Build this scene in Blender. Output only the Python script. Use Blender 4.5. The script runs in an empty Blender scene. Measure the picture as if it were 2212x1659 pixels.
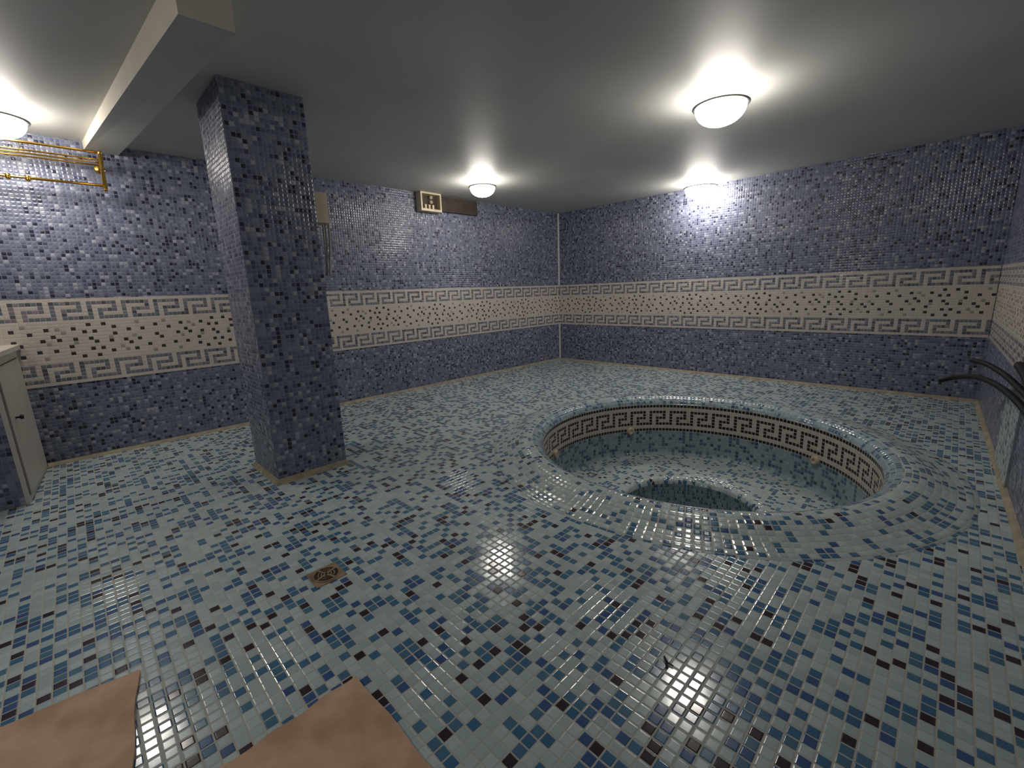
import bpy, math, random
from mathutils import Matrix, Vector

# ------------------------------------------------------------------ camera, world, exposure
S = 0.8                                   # room units -> metres
sc = bpy.context.scene
COL = sc.collection
sc.view_settings.view_transform = 'Standard'
sc.view_settings.look = 'None'
sc.view_settings.gamma = 1
sc.view_settings.use_curve_mapping = False
sc.view_settings.exposure = 0.0
sc.cycles.use_denoising = True
sc.cycles.max_bounces = 8
sc.cycles.sample_clamp_indirect = 6.0

cam_d = bpy.data.cameras.new('camera')
cam = bpy.data.objects.new('camera', cam_d)
COL.objects.link(cam)
cam_d.sensor_width = 36.0
cam_d.lens = 946.6235 / 2212 * 36.0
cam_d.clip_start = 0.02
cam_d.clip_end = 60
RIGHT = (-0.70465141, 0.70862566, -0.03627759)
UP = (-0.17179705, -0.12078087, 0.97770024)
FWD = (-0.68844184, -0.69517023, -0.20684820)
CP = (7.511748, 6.051022, 1.5)
cam.matrix_world = Matrix((
    (RIGHT[0], UP[0], -FWD[0], CP[0] * S),
    (RIGHT[1], UP[1], -FWD[1], CP[1] * S),
    (RIGHT[2], UP[2], -FWD[2], CP[2] * S),
    (0, 0, 0, 1)))
sc.camera = cam

world = bpy.data.worlds.new('world')
sc.world = world
world.use_nodes = True
world.node_tree.nodes['Background'].inputs['Color'].default_value = (0.75, 0.85, 1.0, 1)
world.node_tree.nodes['Background'].inputs['Strength'].default_value = 0.0

LAMP_COLOR = (1.0, 0.93, 0.85)
LAMP_STRENGTH = 55.0

# ------------------------------------------------------------------ room dimensions (room units)
H = 3.034          # ceiling
WR = 6.38          # right wall at the far corner
WS = 0.026         # the right wall opens out slightly towards the camera
def wry(x): return WR + WS * x
XF = 9.6           # wall behind the camera
Z1, Z2 = 0.771, 1.587   # tile band
TF = 0.0455        # floor tile pitch
TW = 0.034         # wall tile pitch
PC = (3.42, 4.38)  # pool centre
PR = 1.45          # pool radius
NT = 216           # tiles round the pool
TP = 2 * math.pi * PR / NT

rng = random.Random(7)

# ------------------------------------------------------------------ helpers
def srgb(r, g, b):
    f = lambda c: c / 12.92 if c <= 0.04045 else ((c + 0.055) / 1.055) ** 2.4
    return (f(r / 255), f(g / 255), f(b / 255), 1.0)

def mesh_obj(name, V, F, mat, parent=None, uv=None, attr=None, smooth=False, loc=(0, 0, 0), rotz=0.0):
    """V in room units, F lists of indices; uv: per-face list of per-corner (u,v); attr: per-face colour."""
    me = bpy.data.meshes.new(name)
    me.from_pydata([(x * S, y * S, z * S) for x, y, z in V], [], F)
    if uv is not None:
        l = me.uv_layers.new(name='UVMap')
        flat = []
        for f in uv:
            for a in f:
                flat.extend(a)
        l.data.foreach_set('uv', flat)
    if attr is not None:
        a = me.attributes.new('tile', 'FLOAT_COLOR', 'FACE')
        flat = []
        for c in attr:
            flat.extend((c[0], c[1], c[2], 1.0))
        a.data.foreach_set('color', flat)
    if smooth:
        me.polygons.foreach_set('use_smooth', [True] * len(me.polygons))
    me.materials.append(mat)
    me.update()
    o = bpy.data.objects.new(name, me)
    COL.objects.link(o)
    if parent is not None:
        o.parent = parent
    o.location = (loc[0] * S, loc[1] * S, loc[2] * S)
    o.rotation_euler = (0, 0, rotz)
    return o

def thing(name, label, cat, loc=(0, 0, 0), rotz=0.0, group=None):
    o = bpy.data.objects.new(name, None)
    COL.objects.link(o)
    o.location = (loc[0] * S, loc[1] * S, loc[2] * S)
    o.rotation_euler = (0, 0, rotz)
    o.empty_display_size = 0.05
    o['label'] = label
    o['category'] = cat
    if group:
        o['group'] = group
    return o

def tag(o, label, cat, group=None):
    o['label'] = label
    o['category'] = cat
    if group:
        o['group'] = group
    return o

def structure(o):
    o['kind'] = 'structure'
    return o

class MB:
    """collects shapes into one mesh"""
    def __init__(self):
        self.V, self.F = [], []
    def add(self, V, F):
        n = len(self.V)
        self.V += [tuple(v) for v in V]
        self.F += [[i + n for i in f] for f in F]
        return self
    def box(self, x0, y0, z0, x1, y1, z1, b=0.0):
        if b <= 0:
            V = [(x, y, z) for z in (z0, z1) for y in (y0, y1) for x in (x0, x1)]
            F = [[0, 2, 3, 1], [4, 5, 7, 6], [0, 1, 5, 4], [2, 6, 7, 3], [0, 4, 6, 2], [1, 3, 7, 5]]
            return self.add(V, F)
        import bmesh
        bm = bmesh.new()
        bmesh.ops.create_cube(bm, size=1)
        for v in bm.verts:
            v.co = ((x0 + x1) / 2 + v.co.x * (x1 - x0), (y0 + y1) / 2 + v.co.y * (y1 - y0), (z0 + z1) / 2 + v.co.z * (z1 - z0))
        bmesh.ops.bevel(bm, geom=list(bm.edges), offset=b, segments=3, profile=0.5, affect='EDGES')
        bm.verts.ensure_lookup_table()
        bm.verts.index_update()
        self.add([tuple(v.co) for v in bm.verts], [[v.index for v in f.verts] for f in bm.faces])
        bm.free()
        return self
    def lathe(self, prof, n=32, c=(0, 0, 0), axis='z', cap=True):
        V, F = [], []
        m = len(prof)
        for i in range(n):
            a = 2 * math.pi * i / n
            for r, h in prof:
                p = (r * math.cos(a), r * math.sin(a), h)
                if axis == 'y':
                    p = (p[0], p[2], p[1])
                elif axis == 'x':
                    p = (p[2], p[0], p[1])
                V.append((c[0] + p[0], c[1] + p[1], c[2] + p[2]))
        for i in range(n):
            j = (i + 1) % n
            for k in range(m - 1):
                F.append([i * m + k, j * m + k, j * m + k + 1, i * m + k + 1])
        if cap:
            if prof[0][0] > 1e-6:
                F.append([i * m for i in range(n)][::-1])
            if prof[-1][0] > 1e-6:
                F.append([i * m + m - 1 for i in range(n)])
        return self.add(V, F)
    def tube(self, pts, r, n=10, cap=True):
        """r: number or list"""
        P = [Vector(p) for p in pts]
        rs = r if isinstance(r, (list, tuple)) else [r] * len(P)
        V, F = [], []
        t = (P[1] - P[0]).normalized()
        up = Vector((0, 0, 1)) if abs(t.z) < 0.9 else Vector((1, 0, 0))
        nrm = (up - t * up.dot(t)).normalized()
        for i, p in enumerate(P):
            if i == 0:
                t = (P[1] - P[0]).normalized()
            elif i == len(P) - 1:
                t = (P[-1] - P[-2]).normalized()
            else:
                t = (P[i + 1] - P[i - 1]).normalized()
            nrm = (nrm - t * nrm.dot(t)).normalized()
            b = t.cross(nrm)
            for k in range(n):
                a = 2 * math.pi * k / n
                V.append(tuple(p + (nrm * math.cos(a) + b * math.sin(a)) * rs[i]))
        for i in range(len(P) - 1):
            for k in range(n):
                q = (k + 1) % n
                F.append([i * n + k, i * n + q, (i + 1) * n + q, (i + 1) * n + k])
        if cap:
            F.append(list(range(n))[::-1])
            F.append([(len(P) - 1) * n + k for k in range(n)])
        return self.add(V, F)
    def build(self, name, mat, parent=None, smooth=False, loc=(0, 0, 0), rotz=0.0):
        return mesh_obj(name, self.V, self.F, mat, parent, smooth=smooth, loc=loc, rotz=rotz)

def spline(pts, n=8):
    """Catmull-Rom through pts"""
    P = [Vector(p) for p in pts]
    P = [P[0] * 2 - P[1]] + P + [P[-1] * 2 - P[-2]]
    out = []
    for i in range(1, len(P) - 2):
        for k in range(n):
            t = k / n
            a, b, c, d = P[i - 1:i + 3]
            out.append(tuple(0.5 * (2 * b + (c - a) * t + (2 * a - 5 * b + 4 * c - d) * t * t + (3 * b - a - 3 * c + d) * t ** 3)))
    out.append(tuple(P[-2]))
    return out

# ------------------------------------------------------------------ materials
def new_mat(name):
    m = bpy.data.materials.new(name)
    m.use_nodes = True
    nt = m.node_tree
    nt.nodes.clear()
    out = nt.nodes.new('ShaderNodeOutputMaterial')
    bs = nt.nodes.new('ShaderNodeBsdfPrincipled')
    nt.links.new(bs.outputs[0], out.inputs[0])
    return m, nt, bs

def nmath(nt, op, a, b=None, c=None):
    n = nt.nodes.new('ShaderNodeMath')
    n.operation = op
    for i, v in enumerate((a, b, c)):
        if v is None:
            continue
        if isinstance(v, (int, float)):
            n.inputs[i].default_value = v
        else:
            nt.links.new(v, n.inputs[i])
    return n.outputs[0]

def smooth(nt, v, lo, hi):
    n = nt.nodes.new('ShaderNodeMapRange')
    n.interpolation_type = 'SMOOTHSTEP'
    n.inputs['From Min'].default_value = lo
    n.inputs['From Max'].default_value = hi
    nt.links.new(v, n.inputs['Value'])
    return n.outputs['Result']

def mixc(nt, fac, a, b, mode='MIX'):
    n = nt.nodes.new('ShaderNodeMix')
    n.data_type = 'RGBA'
    n.blend_type = mode
    n.clamp_factor = True
    for s, v in ((n.inputs[0], fac), (n.inputs[6], a), (n.inputs[7], b)):
        if isinstance(v, (int, float, tuple)):
            s.default_value = v
        else:
            nt.links.new(v, s)
    return n.outputs[2]

def tile_mat(name, palette=None, grout=(0.3, 0.28, 0.24, 1), gw=0.05, rough=0.12, bump=0.4, jitter=0.05,
             vary=0.25, dist=0.004, spec=0.5, pillow=0.22):
    """glazed mosaic: UV in tile units. palette: list of (cumulative start, colour); None reads the face colour 'tile'."""
    m, nt, bs = new_mat(name)
    L = nt.links
    uv = nt.nodes.new('ShaderNodeUVMap'); uv.uv_map = 'UVMap'
    fl = nt.nodes.new('ShaderNodeVectorMath'); fl.operation = 'FLOOR'
    L.new(uv.outputs[0], fl.inputs[0])
    fr = nt.nodes.new('ShaderNodeVectorMath'); fr.operation = 'FRACTION'
    L.new(uv.outputs[0], fr.inputs[0])
    cell = nt.nodes.new('ShaderNodeVectorMath'); cell.operation = 'ADD'
    L.new(fl.outputs[0], cell.inputs[0]); cell.inputs[1].default_value = (0.5, 0.5, 0.5)
    wn = nt.nodes.new('ShaderNodeTexWhiteNoise'); wn.noise_dimensions = '2D'
    L.new(cell.outputs[0], wn.inputs['Vector'])
    sep = nt.nodes.new('ShaderNodeSeparateXYZ'); L.new(fr.outputs[0], sep.inputs[0])
    du = nmath(nt, 'MINIMUM', sep.outputs[0], nmath(nt, 'SUBTRACT', 1.0, sep.outputs[0]))
    dv = nmath(nt, 'MINIMUM', sep.outputs[1], nmath(nt, 'SUBTRACT', 1.0, sep.outputs[1]))
    d = nmath(nt, 'MINIMUM', du, dv)
    mask = smooth(nt, d, gw - 0.015, gw + 0.02)
    if palette:
        ramp = nt.nodes.new('ShaderNodeValToRGB')
        ramp.color_ramp.interpolation = 'CONSTANT'
        el = ramp.color_ramp.elements
        while len(el) > 1:
            el.remove(el[-1])
        el[0].position = 0.0; el[0].color = palette[0][1]
        for p, c in palette[1:]:
            e = el.new(p); e.color = c
        L.new(wn.outputs['Value'], ramp.inputs[0])
        col = ramp.outputs[0]
    else:
        at = nt.nodes.new('ShaderNodeAttribute'); at.attribute_name = 'tile'
        col = at.outputs['Color']
    sc2 = nt.nodes.new('ShaderNodeSeparateColor'); L.new(wn.outputs['Color'], sc2.inputs[0])
    val = nmath(nt, 'MULTIPLY_ADD', sc2.outputs[1], vary, 1.0 - vary / 2)
    hv = nt.nodes.new('ShaderNodeHueSaturation')
    L.new(col, hv.inputs['Color']); L.new(val, hv.inputs['Value'])
    c = mixc(nt, mask, grout, hv.outputs[0])
    L.new(c, bs.inputs['Base Color'])
    mr = nt.nodes.new('ShaderNodeMapRange')
    L.new(mask, mr.inputs[0]); mr.inputs['To Min'].default_value = 0.7; mr.inputs['To Max'].default_value = rough
    L.new(mr.outputs[0], bs.inputs['Roughness'])
    bs.inputs['Specular IOR Level'].default_value = spec
    # each tile sits at its own slight tilt, with rounded arrises
    geo = nt.nodes.new('ShaderNodeNewGeometry')
    jit = nt.nodes.new('ShaderNodeVectorMath'); jit.operation = 'SUBTRACT'
    L.new(wn.outputs['Color'], jit.inputs[0]); jit.inputs[1].default_value = (0.5, 0.5, 0.5)
    js = nt.nodes.new('ShaderNodeVectorMath'); js.operation = 'SCALE'
    L.new(jit.outputs[0], js.inputs[0]); js.inputs['Scale'].default_value = jitter
    ja = nt.nodes.new('ShaderNodeVectorMath'); ja.operation = 'ADD'
    L.new(geo.outputs['Normal'], ja.inputs[0]); L.new(js.outputs[0], ja.inputs[1])
    jn = nt.nodes.new('ShaderNodeVectorMath'); jn.operation = 'NORMALIZE'
    L.new(ja.outputs[0], jn.inputs[0])
    bp = nt.nodes.new('ShaderNodeBump')
    bp.inputs['Strength'].default_value = bump
    bp.inputs['Distance'].default_value = dist
    hgt = smooth(nt, d, gw - 0.03, gw + pillow)
    L.new(hgt, bp.inputs['Height'])
    L.new(jn.outputs[0], bp.inputs['Normal'])
    L.new(bp.outputs[0], bs.inputs['Normal'])
    return m

def plain(name, col, rough=0.5, metal=0.0, noise=0.0, nscale=8.0, bump=0.0, spec=0.5, col2=None):
    m, nt, bs = new_mat(name)
    bs.inputs['Roughness'].default_value = rough
    bs.inputs['Metallic'].default_value = metal
    bs.inputs['Specular IOR Level'].default_value = spec
    if noise > 0 or bump > 0:
        tc = nt.nodes.new('ShaderNodeTexCoord')
        nz = nt.nodes.new('ShaderNodeTexNoise')
        nz.inputs['Scale'].default_value = nscale
        nz.inputs['Detail'].default_value = 5
        nt.links.new(tc.outputs['Object'], nz.inputs['Vector'])
        f = smooth(nt, nz.outputs['Fac'], 0.3, 0.7)
        c2 = col2 if col2 else tuple(c * (1 - noise) for c in col[:3]) + (1,)
        nt.links.new(mixc(nt, f, col, c2), bs.inputs['Base Color'])
        if bump > 0:
            bp = nt.nodes.new('ShaderNodeBump')
            bp.inputs['Strength'].default_value = bump
            bp.inputs['Distance'].default_value = 0.01
            nt.links.new(nz.outputs['Fac'], bp.inputs['Height'])
            nt.links.new(bp.outputs[0], bs.inputs['Normal'])
    else:
        bs.inputs['Base Color'].default_value = col
    return m

LT1, LT2 = srgb(170, 188, 191), srgb(160, 179, 183)
BL1, BL2, BL3 = srgb(60, 104, 138), srgb(72, 112, 138), srgb(58, 88, 132)
DK = srgb(52, 42, 52)
M_floor = tile_mat('floor_mosaic', [(0.0, LT1), (0.30, LT2), (0.60, BL1), (0.73, BL2), (0.83, BL3), (0.92, DK)],
                   grout=srgb(164, 164, 152), gw=0.06, rough=0.13, bump=0.25, jitter=0.02, vary=0.10, pillow=0.10)
M_pool = tile_mat('pool_mosaic', [(0.0, LT1), (0.34, LT2), (0.68, BL1), (0.80, BL2), (0.92, BL3), (0.975, DK)],
                  grout=srgb(168, 166, 152), gw=0.07, rough=0.14, bump=0.35, jitter=0.05, vary=0.14)
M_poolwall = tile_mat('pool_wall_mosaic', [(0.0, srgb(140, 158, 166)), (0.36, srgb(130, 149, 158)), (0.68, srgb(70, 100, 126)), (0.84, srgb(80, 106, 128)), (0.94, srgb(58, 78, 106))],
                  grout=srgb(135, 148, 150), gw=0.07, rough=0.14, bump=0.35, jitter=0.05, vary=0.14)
B1, B2, B3 = srgb(106, 113, 134), srgb(94, 101, 124), srgb(122, 128, 146)
M_blue = tile_mat('wall_mosaic', [(0.0, B1), (0.30, B2), (0.56, B3), (0.72, srgb(152, 156, 170)), (0.81, srgb(42, 44, 64)), (0.91, srgb(72, 76, 100))],
                  grout=srgb(112, 114, 132), gw=0.07, rough=0.24, bump=0.4, jitter=0.08, vary=0.16, pillow=0.30)
M_band = tile_mat('band_mosaic', None, grout=srgb(188, 180, 172), gw=0.03, rough=0.22, bump=0.25, jitter=0.05, vary=0.05)
M_keyband = tile_mat('pool_band_mosaic', None, grout=srgb(186, 178, 168), gw=0.08, rough=0.16, bump=0.3, jitter=0.05, vary=0.10)
M_ceil = plain('ceiling_paint', srgb(192, 193, 188), 0.55, noise=0.10, nscale=1.6, bump=0.05)
M_plaster = plain('beam_plaster', srgb(214, 206, 190), 0.7, noise=0.08, nscale=5, bump=0.1)  # paler than the ceiling: lamp light on the beam sides put into the colour
M_mortar = plain('mortar', srgb(158, 148, 126), 0.85, noise=0.35, nscale=14, bump=0.3)
M_grout = plain('white_grout', srgb(196, 196, 198), 0.6, noise=0.08, nscale=20)
M_white = plain('white_paint', srgb(196, 190, 178), 0.45, noise=0.06, nscale=6)
M_darkgap = plain('dark_gap', srgb(40, 36, 32), 0.8, noise=0.2)
M_brass = plain('brass', srgb(232, 186, 92), 0.22, metal=1.0, noise=0.12, nscale=30)
M_steel = plain('strap_steel', srgb(150, 148, 146), 0.35, metal=0.9, noise=0.1, nscale=30)
M_beige = plain('beige_plastic', srgb(200, 186, 160), 0.45, noise=0.08, nscale=12)
M_cavity = plain('brown_cavity', srgb(72, 62, 48), 0.8, noise=0.3, nscale=20)
M_board = plain('brown_board', srgb(68, 54, 47), 0.65, noise=0.35, nscale=9, bump=0.1)
M_card = plain('cardboard', srgb(196, 166, 140), 0.85, noise=0.3, nscale=7, bump=0.15, col2=srgb(164, 134, 110))
M_rubber = plain('black_hose', srgb(18, 17, 16), 0.6, noise=0.2, nscale=30, spec=0.25)
M_wire = plain('grey_cable', srgb(176, 174, 168), 0.5, noise=0.1)
M_drain = plain('drain_metal', srgb(176, 154, 126), 0.4, metal=0.5, noise=0.35, nscale=25)
M_drainhole = plain('drain_hole', srgb(38, 28, 20), 0.8, noise=0.2)
M_jet = plain('jet_plastic', srgb(190, 176, 154), 0.35, noise=0.1)
M_twig = plain('twig_bark', srgb(38, 32, 28), 0.8, noise=0.2)

def glass_mat():
    m = bpy.data.materials.new('lit_glass')
    m.use_nodes = True
    nt = m.node_tree
    nt.nodes.clear()
    out = nt.nodes.new('ShaderNodeOutputMaterial')
    em = nt.nodes.new('ShaderNodeEmission')
    em.inputs[0].default_value = (*LAMP_COLOR, 1)
    em.inputs[1].default_value = LAMP_STRENGTH
    nt.links.new(em.outputs[0], out.inputs[0])
    return m
M_lit = glass_mat()

# ------------------------------------------------------------------ patterns
# continuous meander, period 7 columns on the walls / 6 in the pool, 5 rows (row 0 on top)
def key_bit(c, r, per):
    c = c % per
    top = per - 2
    if c == 0:
        return True
    if r == 0:
        return c <= top
    if r == 1:
        return c == top
    if r == 2:
        return 2 <= c <= top
    if r == 3:
        return c == 2
    return c >= 2

DOTS = [(0, 6, 1), (0, 9, 1), (1, 1, 2), (2, 3, 1), (3, 8, 1), (4, 10, 2), (4, 5, 1), (5, 2, 1), (5, 6, 2), (6, 8, 1), (6, 4, 1), (7, 2, 2), (7, 5, 1),
        (8, 3, 2), (9, 7, 1), (9, 9, 1), (10, 2, 1), (10, 5, 1), (10, 6, 2), (11, 10, 1), (12, 3, 1), (13, 1, 1), (13, 5, 1), (13, 8, 1), (14, 3, 1),
        (14, 6, 1), (14, 10, 1), (15, 8, 1), (16, 1, 1), (17, 5, 2), (17, 6, 1), (17, 9, 1), (18, 4, 1), (18, 2, 1), (19, 8, 2), (20, 6, 1), (20, 9, 2),
        (21, 3, 1), (21, 7, 1), (22, 5, 2), (22, 9, 1), (23, 1, 2), (23, 6, 1), (24, 3, 1), (25, 8, 1), (26, 10, 2), (27, 5, 1), (27, 2, 1)]
DOT = {(u, v): k for u, v, k in DOTS}

CREAM = srgb(192, 183, 175)[:3]
KEYS = [srgb(*c)[:3] for c in ((110, 112, 122), (122, 116, 128), (96, 108, 116), (84, 84, 92), (132, 126, 134), (104, 114, 124))]
DARK_DOT = srgb(60, 54, 52)[:3]
GREY_DOT = srgb(146, 142, 132)[:3]

def band_mesh(name, parent, place, u0, u1, off=0):
    """wall band between columns u0..u1. place(u, z) -> point just proud of the wall"""
    CW = 0.037
    rows = [(Z2 - 0.030, Z2, 'plain', 0)]
    z = Z2 - 0.030
    for r in range(5):
        rows.append((z - 0.0352, z, 'key', r)); z -= 0.0352
    zb = Z1 + 0.030 + 5 * 0.0352
    n = 12
    hh = (z - zb) / n
    for r in range(n):
        rows.append((z - hh, z, 'dot', r)); z -= hh
    for r in range(5):
        rows.append((z - 0.0352, z, 'key2', r)); z -= 0.0352
    rows.append((Z1, z, 'plain', 0))
    V, F, UV, A = [], [], [], []
    idx = {}
    def vert(c, zz):
        k = (c, round(zz, 5))
        if k not in idx:
            idx[k] = len(V)
            V.append(place(c * CW, zz))
        return idx[k]
    r2 = random.Random(3)
    for ri, (za, zb2, kind, r) in enumerate(rows):
        for c in range(u0, u1):
            F.append([vert(c, za), vert(c + 1, za), vert(c + 1, zb2), vert(c, zb2)])
            v = 40 - ri
            if kind == 'plain':
                UV.append([(c + .5, v + .5)] * 4)
            else:
                UV.append([(c, v), (c + 1, v), (c + 1, v + 1), (c, v + 1)])
            col = CREAM
            if kind == 'key' and key_bit(c + off, r, 7):
                col = r2.choice(KEYS)
            elif kind == 'key2' and key_bit(c + off + 4, r, 7):
                col = r2.choice(KEYS)
            elif kind == 'dot':
                k = DOT.get(((c + off) % 28, r))
                if k == 1:
                    col = DARK_DOT
                elif k == 2:
                    col = GREY_DOT
            A.append(col)
    o = mesh_obj(name, V, F, M_band, parent, uv=UV, attr=A)
    o['kind'] = 'structure'
    return o

def slab(name, mat, place, a0, a1, z0, z1, t=0.12, uoff=0.0, voff=0.0, pitch=TW, parent=None):
    """vertical wall slab; place(a, z, d): a along the wall, d depth behind its face"""
    V = [place(a0, z0, 0), place(a1, z0, 0), place(a1, z1, 0), place(a0, z1, 0),
         place(a0, z0, t), place(a1, z0, t), place(a1, z1, t), place(a0, z1, t)]
    F = [[0, 1, 2, 3], [5, 4, 7, 6], [4, 0, 3, 7], [1, 5, 6, 2], [3, 2, 6, 7], [4, 5, 1, 0]]
    q = [((a0 + uoff) / pitch, (z0 + voff) / pitch), ((a1 + uoff) / pitch, (z0 + voff) / pitch),
         ((a1 + uoff) / pitch, (z1 + voff) / pitch), ((a0 + uoff) / pitch, (z1 + voff) / pitch)]
    return mesh_obj(name, V, F, mat, parent, uv=[q] + [[(0, 0), (1, 0), (1, 1), (0, 1)]] * 5)

# ------------------------------------------------------------------ structure: floor with a round opening, ceiling, walls
def build_floor():
    V, F, UV = [], [], []
    n = 144
    r0 = PR + 0.50
    x0, x1, y0, y1 = -0.02, XF + 0.02, -0.02, wry(XF) + 0.02
    cx, cy = PC
    angs = sorted([2 * math.pi * i / n for i in range(n)] + [math.atan2(y - cy, x - cx) % (2 * math.pi) for x in (x0, x1) for y in (y0, y1)])
    def edge(a):
        c, s = math.cos(a), math.sin(a)
        t = 1e9
        if c > 1e-9: t = min(t, (x1 - cx) / c)
        if c < -1e-9: t = min(t, (x0 - cx) / c)
        if s > 1e-9: t = min(t, (y1 - cy) / s)
        if s < -1e-9: t = min(t, (y0 - cy) / s)
        return (cx + t * c, cy + t * s, 0)
    m = len(angs)
    for a in angs:
        V.append((cx + r0 * math.cos(a), cy + r0 * math.sin(a), 0.0))
        V.append(edge(a))
    for i in range(m):
        j = (i + 1) % m
        f = [2 * i, 2 * i + 1, 2 * j + 1, 2 * j]
        F.append(f)
        UV.append([(V[k][0] / TF + 200.3, V[k][1] / TF + 200.2) for k in f])
    return structure(mesh_obj('floor', V, F, M_floor, uv=UV))
build_floor()

structure(MB().box(-0.15, -0.15, H, XF + 0.15, wry(XF) + 0.15, H + 0.12).build('ceiling', M_ceil))
E1 = 0.006
wl = structure(slab('wall_left', M_blue, lambda a, z, d: (-a, -d, z), -XF, 0.0, 0, H, uoff=6.845))
band_mesh('tile_band', wl, lambda u, z: (6.845 - u, E1, z), -75, 185)
wb = structure(slab('wall_back', M_blue, lambda a, z, d: (-d, a, z), 0.0, WR + 0.002, 0, H, uoff=3.3))
band_mesh('tile_band', wb, lambda u, z: (E1, 5.442 + u, z), -147, 25)
wr = structure(slab('wall_right', M_blue, lambda a, z, d: (a, wry(a) + d, z), 0.0, XF, 0, H, uoff=9.1))
band_mesh('tile_band', wr, lambda u, z: (u, wry(u) - E1, z), 0, 259, off=3)
structure(slab('wall_front', M_blue, lambda a, z, d: (XF + d, -a, z), -wry(XF), 0.0, 0, H, uoff=20.2))

# light grout line up the far corner, cement fillets where the walls meet the floor
structure(MB().tube([(0.012, 0.012, 0.03), (0.012, 0.012, Z1)], 0.018, 8).tube([(0.012, 0.012, Z2), (0.012, 0.012, H)], 0.018, 8).build('trim_1', M_grout))
def fillet(name, a, b, n, w=0.03):
    """triangular cement fillet from a to b, n = direction into the room"""
    V = []
    for p in (a, b):
        V += [(p[0], p[1], 0.0), (p[0] + n[0] * w, p[1] + n[1] * w, 0.0), (p[0] + n[0] * w * .9, p[1] + n[1] * w * .9, 0.006), (p[0] + n[0] * .012, p[1] + n[1] * .012, w * .8), (p[0], p[1], w)]
    F = [[i, (i + 1) % 5, 5 + (i + 1) % 5, 5 + i] for i in range(5)] + [[4, 3, 2, 1, 0], [5, 6, 7, 8, 9]]
    return mesh_obj(name, V, F, M_mortar)
structure(fillet('baseboard_left', (0, 0), (7.89, 0), (0, 1)))
structure(fillet('baseboard_back', (0, 0), (0, WR), (1, 0)))
structure(fillet('baseboard_right', (0, WR), (XF, wry(XF)), (0, -1)))

# ------------------------------------------------------------------ sunken pool
pool = thing('whirlpool_tub', 'empty round sunken whirlpool tub tiled in pale and blue mosaic with black Greek key band', 'pool', (PC[0], PC[1], 0))
def ring(name, prof, mat, rows_attr=None, n=NT, step=1, planar=None, smooth=True, vpitch=None):
    """prof: list of (r, z); v follows the arc length in tiles"""
    V, F, UV, A = [], [], [], []
    m = len(prof)
    for i in range(n):
        a = -2 * math.pi * i / n
        for r, z in prof:
            V.append((r * math.cos(a), r * math.sin(a), z))
    s = [0.0]
    for k in range(1, m):
        s.append(s[-1] + math.hypot(prof[k][0] - prof[k - 1][0], prof[k][1] - prof[k - 1][1]))
    q = NT / n
    for i in range(n):
        j = (i + 1) % n
        for k in range(m - 1):
            F.append([i * m + k, i * m + k + 1, j * m + k + 1, j * m + k])
            if planar:
                UV.append([(V[t][0] / planar + 100.4, V[t][1] / planar + 100.3) for t in F[-1]])
            else:
                va, vb = (s[k] / (vpitch or TP), s[k + 1] / (vpitch or TP)) if rows_attr is None else (k, k + 1)
                UV.append([(i * q, -va), (i * q, -vb), ((i + 1) * q, -vb), ((i + 1) * q, -va)])
            if rows_attr:
                A.append(rows_attr(i, k))
    return mesh_obj(name, V, F, mat, pool, uv=UV, attr=A if rows_attr else None, smooth=smooth)
ZB0 = -0.012
rim = [(PR + 0.515, -0.012), (PR + 0.50, 0.0), (PR + 0.44, 0.006), (PR + 0.37, 0.020), (PR + 0.30, 0.042), (PR + 0.24, 0.064), (PR + 0.18, 0.079), (PR + 0.135, 0.083), (PR + 0.10, 0.078),
       (PR + 0.068, 0.066), (PR + 0.038, 0.046), (PR + 0.014, 0.020), (PR, ZB0)]
ring('rim', rim[:9], M_pool)
ring('inner_lip', rim[8:], M_poolwall)
ROWH = TP * 0.93
def key_attr(i, k):
    W = srgb(184, 176, 166)[:3]
    B = srgb(34, 30, 28)[:3]
    if k in (0, 8):
        return B
    if 2 <= k <= 6 and key_bit(i + 2, k - 2, 6):
        return B
    return W
ring('key_band', [(PR, ZB0 - ROWH * k) for k in range(10)], M_keyband, rows_attr=key_attr)
ZB1 = ZB0 - ROWH * 9
ZS = -0.68
ring('inner_wall', [(PR, ZB1), (PR, ZS + 0.06), (PR - 0.006, ZS + 0.035), (PR - 0.022, ZS + 0.012), (PR - 0.05, ZS)], M_poolwall)
RP = 0.64
ring('bench', [(PR - 0.05, ZS), (1.2, ZS), (0.95, ZS), (RP + 0.07, ZS), (RP + 0.035, ZS - 0.008), (RP + 0.01, ZS - 0.03), (RP, ZS - 0.06)], M_pool, planar=TP)
ring('footwell', [(RP, ZS - 0.06), (RP, -1.18), (RP - 0.02, -1.21), (0.3, -1.21), (0.001, -1.21)], M_poolwall)
for ja in (math.atan2(3.07 - PC[1], 2.43 - PC[0]), math.atan2(5.19 - PC[1], 2.25 - PC[0]), math.atan2(2.92 - PC[1], 3.83 - PC[0]), math.atan2(5.65, -2.2) - 2.4, -0.2):
    jb = MB()
    jb.lathe([(0.0, 0.02), (0.016, 0.02), (0.02, 0.03), (0.042, 0.026), (0.05, 0.012), (0.05, -0.01)], 20, axis='x', cap=False)
    V = []
    for (x, y, z) in jb.V:                      # local +x points to the pool axis
        rr = PR - x
        V.append((rr * math.cos(ja) - y * math.sin(ja), rr * math.sin(ja) + y * math.cos(ja), ZB1 + 0.01 + z))
    mesh_obj('jet_nozzle', V, jb.F, M_jet, pool, smooth=True)

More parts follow.
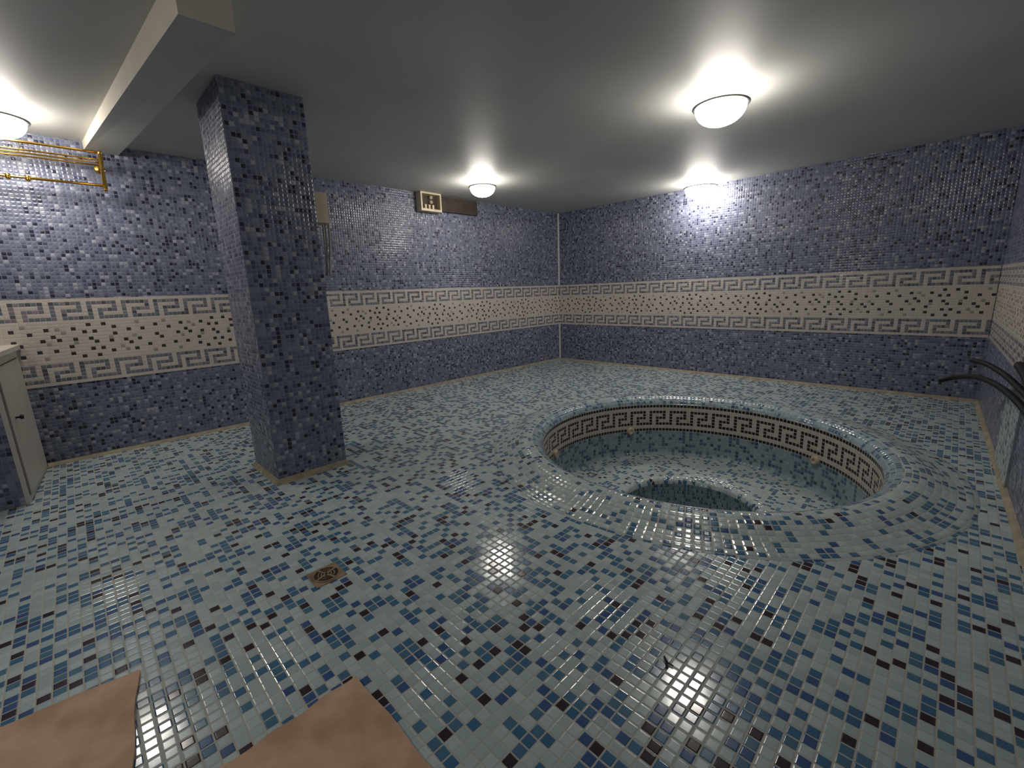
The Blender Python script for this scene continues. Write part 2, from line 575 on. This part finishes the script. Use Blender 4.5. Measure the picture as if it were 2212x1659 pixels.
# ------------------------------------------------------------------ column and beam
CX0, CY0, CW_, CD = 6.51, 2.249, 0.582, 0.623
column = thing('square_column', 'square floor-to-ceiling column clad in periwinkle mosaic, standing on the pale floor', 'column', (CX0 - CW_ / 2, CY0 - CD / 2, 0))
def boxuv(name, x0, y0, z0, x1, y1, z1, mat, parent, pitch=TW, off=0.0):
    V = [(x, y, z) for z in (z0, z1) for y in (y0, y1) for x in (x0, x1)]
    F = [[0, 2, 3, 1], [4, 5, 7, 6], [0, 1, 5, 4], [2, 6, 7, 3], [0, 4, 6, 2], [1, 3, 7, 5]]
    UV = []
    for f in F:
        P = [V[i] for i in f]
        ax = [max(p[k] for p in P) - min(p[k] for p in P) for k in range(3)]
        if ax[2] < 1e-6:
            UV.append([(p[0] / pitch, p[1] / pitch) for p in P])
        elif ax[0] < 1e-6:
            UV.append([((p[1] + 3.3 + off + p[0]) / pitch, p[2] / pitch) for p in P])
        else:
            UV.append([((p[0] + 7.7 + off + p[1]) / pitch, p[2] / pitch) for p in P])
    return mesh_obj(name, V, F, mat, parent, uv=UV)
hx, hy = CW_ / 2, CD / 2
boxuv('shaft', -hx, -hy, 0.0, hx, hy, H - 0.002, M_blue, column)
mb = MB()
w = 0.03
mb.add([(-hx - w, -hy - w, 0.001), (hx + w, -hy - w, 0.001), (hx + w, hy + w, 0.001), (-hx - w, hy + w, 0.001),
        (-hx - .004, -hy - .004, 0.045), (hx + .004, -hy - .004, 0.045), (hx + .004, hy + .004, 0.045), (-hx - .004, hy + .004, 0.045)],
       [[0, 1, 5, 4], [1, 2, 6, 5], [2, 3, 7, 6], [3, 0, 4, 7], [4, 5, 6, 7], [3, 2, 1, 0]])
mb.build('mortar_base', M_mortar, column)

zt = H + 0.02
BV = [(7.13, 0.0, 2.962), (6.885, 0.0, 2.952), (6.645, 3.24, 2.86), (6.888, 3.24, 2.86),
      (7.13, 0.0, zt), (6.885, 0.0, zt), (6.645, 3.24, zt), (6.888, 3.24, zt)]
BF = [[0, 1, 2, 3], [7, 6, 5, 4], [0, 4, 5, 1], [1, 5, 6, 2], [2, 6, 7, 3], [3, 7, 4, 0]]
beam = mesh_obj('ceiling_beam', [(x - 6.9, y, z - 2.9) for x, y, z in BV], BF, M_plaster, loc=(6.9, 0, 2.9))
beam.data.materials.append(M_ceil)          # underside takes the darker ceiling colour: its shade is put into the colour
beam.data.polygons[0].material_index = 1
tag(beam,
    'pale plastered beam stub dropping from the grey ceiling beside the column', 'beam')

# ------------------------------------------------------------------ lamps
def make_lamp(label, loc, rz, r=0.20):
    t = thing('bulkhead_lamp', label, 'lamp', loc, rz, 'round bulkhead lamps')
    k = r / 0.20
    MB().lathe([(0.0, 0.0), (0.12 * k, 0.0), (0.12 * k, -0.018), (0.0, -0.018)], 40, cap=False).build('base_plate', M_white, t)
    MB().lathe([(0.085 * k, -0.018), (0.105 * k, -0.030), (0.125 * k, -0.055), (0.140 * k, -0.078)], 40, cap=False).build('upper_glass', M_lit, t, smooth=True)
    zr = -0.082
    MB().lathe([((0.182 + 0.026 * math.cos(a)) * k, zr + 0.012 * math.sin(a)) for a in [i * math.pi / 6 for i in range(13)]], 48, cap=False).build('rim', M_steel, t, smooth=True)
    dp = 0.135 * k
    MB().lathe([(0.186 * k * math.cos(a) ** 0.85, zr - 0.004 - dp * math.sin(a)) for a in [i * math.pi / 24 for i in range(0, 12)]] + [(0.0, zr - 0.004 - dp)], 40, cap=False).build('glass_dome', M_lit, t, smooth=True)
    return t

make_lamp('lit round ceiling lamp with a steel rim, directly above the whirlpool tub', (3.36, 4.46, H), math.radians(7), 0.215)
make_lamp('lit round ceiling lamp near the left wall, beside the brown board', (3.08, 1.13, H), math.radians(27), 0.19)
make_lamp('lit round ceiling lamp above the brass towel rack, cut by the left edge', (7.66, 0.62, H), math.radians(-20))
make_lamp('lit round ceiling lamp hard against the back wall, at its top edge', (0.32, 3.06, H), math.radians(60), 0.24)

make_lamp('lit round ceiling lamp to the left of the camera, beyond the frame', (9.0, 3.7, H), 0.0, 0.19)

# ------------------------------------------------------------------ brass towel rack on the left wall
rack = thing('towel_rack', 'brass wall-mounted towel rack of parallel bars high on the left wall', 'towel rack', (7.45, 0, 2.75))
def rx(x): return x - 7.45
def rz_(z): return z - 2.75
x0r, x1r = rx(7.055), rx(8.25)
bars = [(0.30, 2.885, 0.011), (0.235, 2.838, 0.008), (0.165, 2.828, 0.008), (0.095, 2.818, 0.008)]
for y, z, r in bars:
    MB().tube([(x0r, y, rz_(z)), (x1r, y, rz_(z))], r, 10).build('shelf_bar', M_brass, rack, smooth=True)
low = MB().tube([(x0r - 0.012, 0.16, rz_(2.625)), (x1r, 0.16, rz_(2.625))], 0.012, 10).build('lower_bar', M_brass, rack, smooth=True)
for hxp in (7.548, 7.665, 7.86):
    MB().lathe([(0.0, -0.03), (0.012, -0.026), (0.018, -0.012), (0.014, 0.0), (0.02, 0.012), (0.012, 0.022), (0.0, 0.026)], 14,
               c=(rx(hxp), 0.17, rz_(2.622)), cap=False).build('hook', M_brass, rack, smooth=True)
for bx in (7.045, 8.26):
    b = MB()
    P = spline([(rx(bx), 0.0, rz_(2.80)), (rx(bx), 0.12, rz_(2.83)), (rx(bx), 0.24, rz_(2.865)), (rx(bx), 0.315, rz_(2.885)), (rx(bx), 0.30, rz_(2.85)), (rx(bx), 0.24, rz_(2.76)),
                (rx(bx), 0.18, rz_(2.65)), (rx(bx), 0.15, rz_(2.60)), (rx(bx), 0.155, rz_(2.585))], 6)
    b.tube(P, [0.013 + 0.006 * abs(math.sin(i * 0.21)) for i in range(len(P))], 10)
    b.lathe([(0.0, 0.012), (0.035, 0.010), (0.042, 0.0)], 18, c=(rx(bx), 0.0, rz_(2.80)), axis='y', cap=False)
    b.build('bracket', M_brass, rack, smooth=True)

# ------------------------------------------------------------------ exhaust fan and board on the left wall
fan = thing('exhaust_fan', 'small beige open-fronted fan box high on the left wall', 'fan', (3.25, 0, 2.91))
f = MB()
W2, D, T = 0.19, 0.13, 0.025
f.box(-W2, 0.0, -0.155, -W2 + T, D, 0.12).box(W2 - T, 0, -0.155, W2, D, 0.12).box(-W2 + T, 0, -0.155, W2 - T, D, -0.12).box(-W2 + T, 0, 0.095, W2 - T, D, 0.12)
f.build('housing', M_beige, fan)
MB().box(-W2 + T, 0.0, -0.12, W2 - T, 0.02, 0.095).build('back_panel', M_cavity, fan)
for k in range(3):
    MB().box(-0.09 + k * 0.07, 0.02, -0.118, -0.055 + k * 0.07, 0.075, -0.045, 0.006).build('terminal_block', M_beige, fan)
for zz in (-0.005, 0.062):
    MB().lathe([(0.0, 0.0), (0.024, 0.0), (0.028, 0.03), (0.022, 0.055), (0.0, 0.062)], 16, c=(-0.045, 0.02, zz), axis='y', cap=False).build('knob', M_jet, fan, smooth=True)
tag(MB().box(-0.405, 0.0, -0.115, 0.405, 0.045, 0.115, 0.006).build('slot_board', M_board, loc=(2.645, 0.001, 2.905)),  # flat board, its dark colour stands in for a recessed vent slot
    'dark brown board in place of a recessed vent slot on the left wall under the ceiling, beside the beige fan box', 'board')

# ------------------------------------------------------------------ junction box on the far side of the column
jx = CX0 - CW_
jb = thing('junction_box', 'small beige electrical box with hanging cables on the far side of the column', 'electrical box', (jx, 2.13, 2.24))
q = MB()
q.box(-0.02, -0.08, -0.12, 0.0, 0.08, 0.12)
q.box(-0.120, -0.08, -0.12, -0.02, -0.065, 0.12).box(-0.120, 0.065, -0.12, -0.02, 0.08, 0.12).box(-0.120, -0.065, 0.105, -0.02, 0.065, 0.12).box(-0.120, -0.065, -0.12, -0.02, 0.065, -0.105)
q.build('case', M_beige, jb)
for dy, dx in ((-0.04, -0.105), (0.02, -0.095), (0.05, -0.112)):
    MB().tube(spline([(-0.04, dy, 0.03), (dx, dy, -0.06), (dx * 1.05, dy * 1.1, -0.20), (dx * 0.95, dy * 0.8, -0.38), (dx * 0.8, dy * 0.6, -0.55)], 6), 0.008, 8).build('cable', M_wire, jb, smooth=True)

# ------------------------------------------------------------------ white cupboard at the left edge
cup = thing('white_cupboard', 'low white built-in cupboard with dark-tiled front at the left edge of the photo', 'cupboard', (7.895, 0, 0), math.radians(-3.9))
CL, CHT, CDP = 1.45, 1.14, 1.09       # length along x, height, depth along y
boxuv('body', 0.02, 0.003, 0.0, CL, CDP, CHT, M_blue, cup)
m_ = MB()
m_.box(0.0, 0.003, 0.0, 0.02, 0.09, CHT).box(0.0, CDP - 0.05, 0.0, 0.02, CDP + 0.004, CHT).box(0.0, 0.09, CHT - 0.06, 0.02, CDP - 0.05, CHT).box(0.0, 0.09, 0.0, 0.02, CDP - 0.05, 0.05)
m_.build('door_frame', M_white, cup)
dr = MB().box(-0.012, 0.098, 0.058, 0.012, CDP - 0.075, CHT - 0.068, 0.004).build('door', M_white, cup)
MB().box(0.012, 0.09, 0.05, 0.0205, CDP - 0.05, CHT - 0.06).build('door_gap', M_darkgap, cup)
MB().lathe([(0.0, -0.045), (0.016, -0.045), (0.02, -0.036), (0.016, -0.026), (0.008, -0.022), (0.008, 0.0)], 16, c=(-0.012, 0.86, 0.66), axis='x', cap=False).build('knob', M_twig, dr, smooth=True)
MB().box(-0.03, 0.003, CHT, CL, CDP + 0.03, CHT + 0.05, 0.008).build('top_ledge', M_white, cup)

# ------------------------------------------------------------------ pale mosaic panel and hoses on the right wall
V = [(2.35, wry(2.35), 0.0), (3.08, wry(3.08), 0.0), (3.08, wry(3.08), 0.62), (2.35, wry(2.35), 0.62)]
V += [(x, y - 0.014, z) for x, y, z in V]
q = [(0, 0), (0.73 / TP, 0), (0.73 / TP, 0.62 / TP), (0, 0.62 / TP)]
structure(mesh_obj('mosaic_panel', V, [[4, 5, 6, 7], [0, 3, 2, 1], [0, 1, 5, 4], [1, 2, 6, 5], [2, 3, 7, 6], [3, 0, 4, 7]], M_pool, wr,
                   uv=[q] + [[(0, 0), (0.4, 0), (0.4, 0.62 / TP), (0, 0.62 / TP)]] * 5))

def hose(label, pts, r):
    P = spline(pts, 14)
    o = MB()
    rr = [r * (1.0 + 0.10 * (i % 2)) for i in range(len(P))]
    p0 = P[0]
    o.tube([(a - p0[0], b - p0[1], c - p0[2]) for a, b, c in P], rr, 10)
    return tag(o.build('flexible_hose', M_rubber, smooth=True, loc=p0), label, 'hose', 'black hoses on the right wall')
hose('black hose hanging lowest from the right wall, its tip reaching farthest left',
     [(4.05, wry(4.05), 0.60), (3.687, 6.44, 0.672), (3.31, 6.39, 0.711), (2.781, 6.33, 0.701), (2.265, 6.25, 0.66), (1.85, 6.14, 0.58), (1.7, 6.035, 0.51)], 0.020)
hose('middle black hose on the right wall, its tip just above the lowest hose',
     [(4.05, wry(4.05), 0.685), (3.678, 6.435, 0.763), (3.291, 6.39, 0.793), (2.987, 6.34, 0.818), (2.66, 6.27, 0.831), (2.454, 6.2, 0.825)], 0.018)
hose('short black hose at the right edge, above the other two hoses',
     [(4.1, wry(4.1), 0.77), (3.612, 6.435, 0.83), (3.337, 6.42, 0.873), (3.1, 6.415, 0.880), (2.891, 6.42, 0.865)], 0.028)

# ------------------------------------------------------------------ floor drain, cardboard, twig
dn = thing('floor_drain', 'small square beige floor drain with crossed slots in the mosaic floor', 'drain', (6.746, 3.761, 0.0))
DW = 0.082
d_ = MB()
d_.box(-DW, -DW, 0.0, DW, DW, 0.004)
d_.lathe([(0.062, 0.004), (0.064, 0.008), (0.072, 0.008), (0.074, 0.004)], 32, cap=False)
d_.build('plate', M_drain, dn)
MB().lathe([(0.0, 0.0052), (0.062, 0.0052), (0.062, 0.003)], 32, cap=False).build('slot_disc', M_drainhole, dn)
g_ = MB()
for a in (0.35, 0.35 + math.pi / 2):
    c_, s_ = math.cos(a), math.sin(a)
    L_, w_ = 0.062, 0.006
    P = [(-L_, -w_), (L_, -w_), (L_, w_), (-L_, w_)]
    V = [(x * c_ - y * s_, x * s_ + y * c_, z) for z in (0.005, 0.0085) for x, y in P]
    g_.add(V, [[3, 2, 1, 0], [4, 5, 6, 7], [0, 1, 5, 4], [1, 2, 6, 5], [2, 3, 7, 6], [3, 0, 4, 7]])
for qd in range(4):
    for k in (0.026, 0.042):
        a0 = 0.35 + qd * math.pi / 2 + 0.3
        a1 = a0 + math.pi / 2 - 0.6
        g_.tube([(k * math.cos(a0 + (a1 - a0) * i / 5), k * math.sin(a0 + (a1 - a0) * i / 5), 0.0065) for i in range(6)], 0.0026, 6)
g_.build('grate', M_drain, dn)

def sheet(label, corner, w, d, rz, seed):
    """a cardboard sheet: local x along its far edge, y towards the camera"""
    r3 = random.Random(seed)
    nx, ny, t = 16, 14, 0.012
    V, F = [], []
    ph = [r3.uniform(0, 6) for _ in range(4)]
    def top(i, j):
        x, y = w * i / nx, d * j / ny
        z = 0.006 + 0.003 * math.sin(x * 7 + ph[0]) * math.sin(y * 6 + ph[1]) + 0.003
        ex = 0.005 * math.sin(j * 1.3 + ph[2]) if i in (0, nx) else 0
        ey = 0.005 * math.sin(i * 1.1 + ph[3]) if j in (0, ny) else 0
        return (x + ex, y + ey, z)
    for lay in (0, 1):
        for j in range(ny + 1):
            for i in range(nx + 1):
                x, y, z = top(i, j)
                V.append((x, y, z + t / 2 if lay else max(0.0015, z - t / 2)))
    N = (nx + 1) * (ny + 1)
    for j in range(ny):
        for i in range(nx):
            a = j * (nx + 1) + i
            F.append([N + a, N + a + 1, N + a + nx + 2, N + a + nx + 1])
            F.append([a, a + nx + 1, a + nx + 2, a + 1])
    loop = [i for i in range(nx + 1)] + [j * (nx + 1) + nx for j in range(1, ny + 1)] + [ny * (nx + 1) + i for i in range(nx - 1, -1, -1)] + [j * (nx + 1) for j in range(ny - 1, 0, -1)]
    for k in range(len(loop)):
        a, b = loop[k], loop[(k + 1) % len(loop)]
        F.append([a, b, N + b, N + a])
    return tag(mesh_obj('cardboard_sheet', V, F, M_card, loc=(corner[0], corner[1], 0), rotz=rz), label, 'cardboard', 'cardboard sheets on the floor')
sheet('brown cardboard sheet lying on the mosaic floor in the bottom left corner', (7.556, 3.815), 1.05, 1.2, math.radians(-7), 1)
sheet('brown cardboard sheet on the mosaic floor, the one nearer the bottom centre', (6.942, 4.524), 0.52, 1.1, math.radians(1), 2)
tag(MB().tube([(-0.03, 0, 0.005), (0.0, 0.006, 0.007), (0.03, 0.0, 0.005)], [0.004, 0.006, 0.003], 7).tube([(0.0, 0.006, 0.007), (0.015, 0.028, 0.007)], 0.003, 6)
    .build('twig', M_twig, loc=(6.043, 5.392, 0), rotz=0.6), 'tiny dark twig lying on the shiny floor mosaic', 'twig')
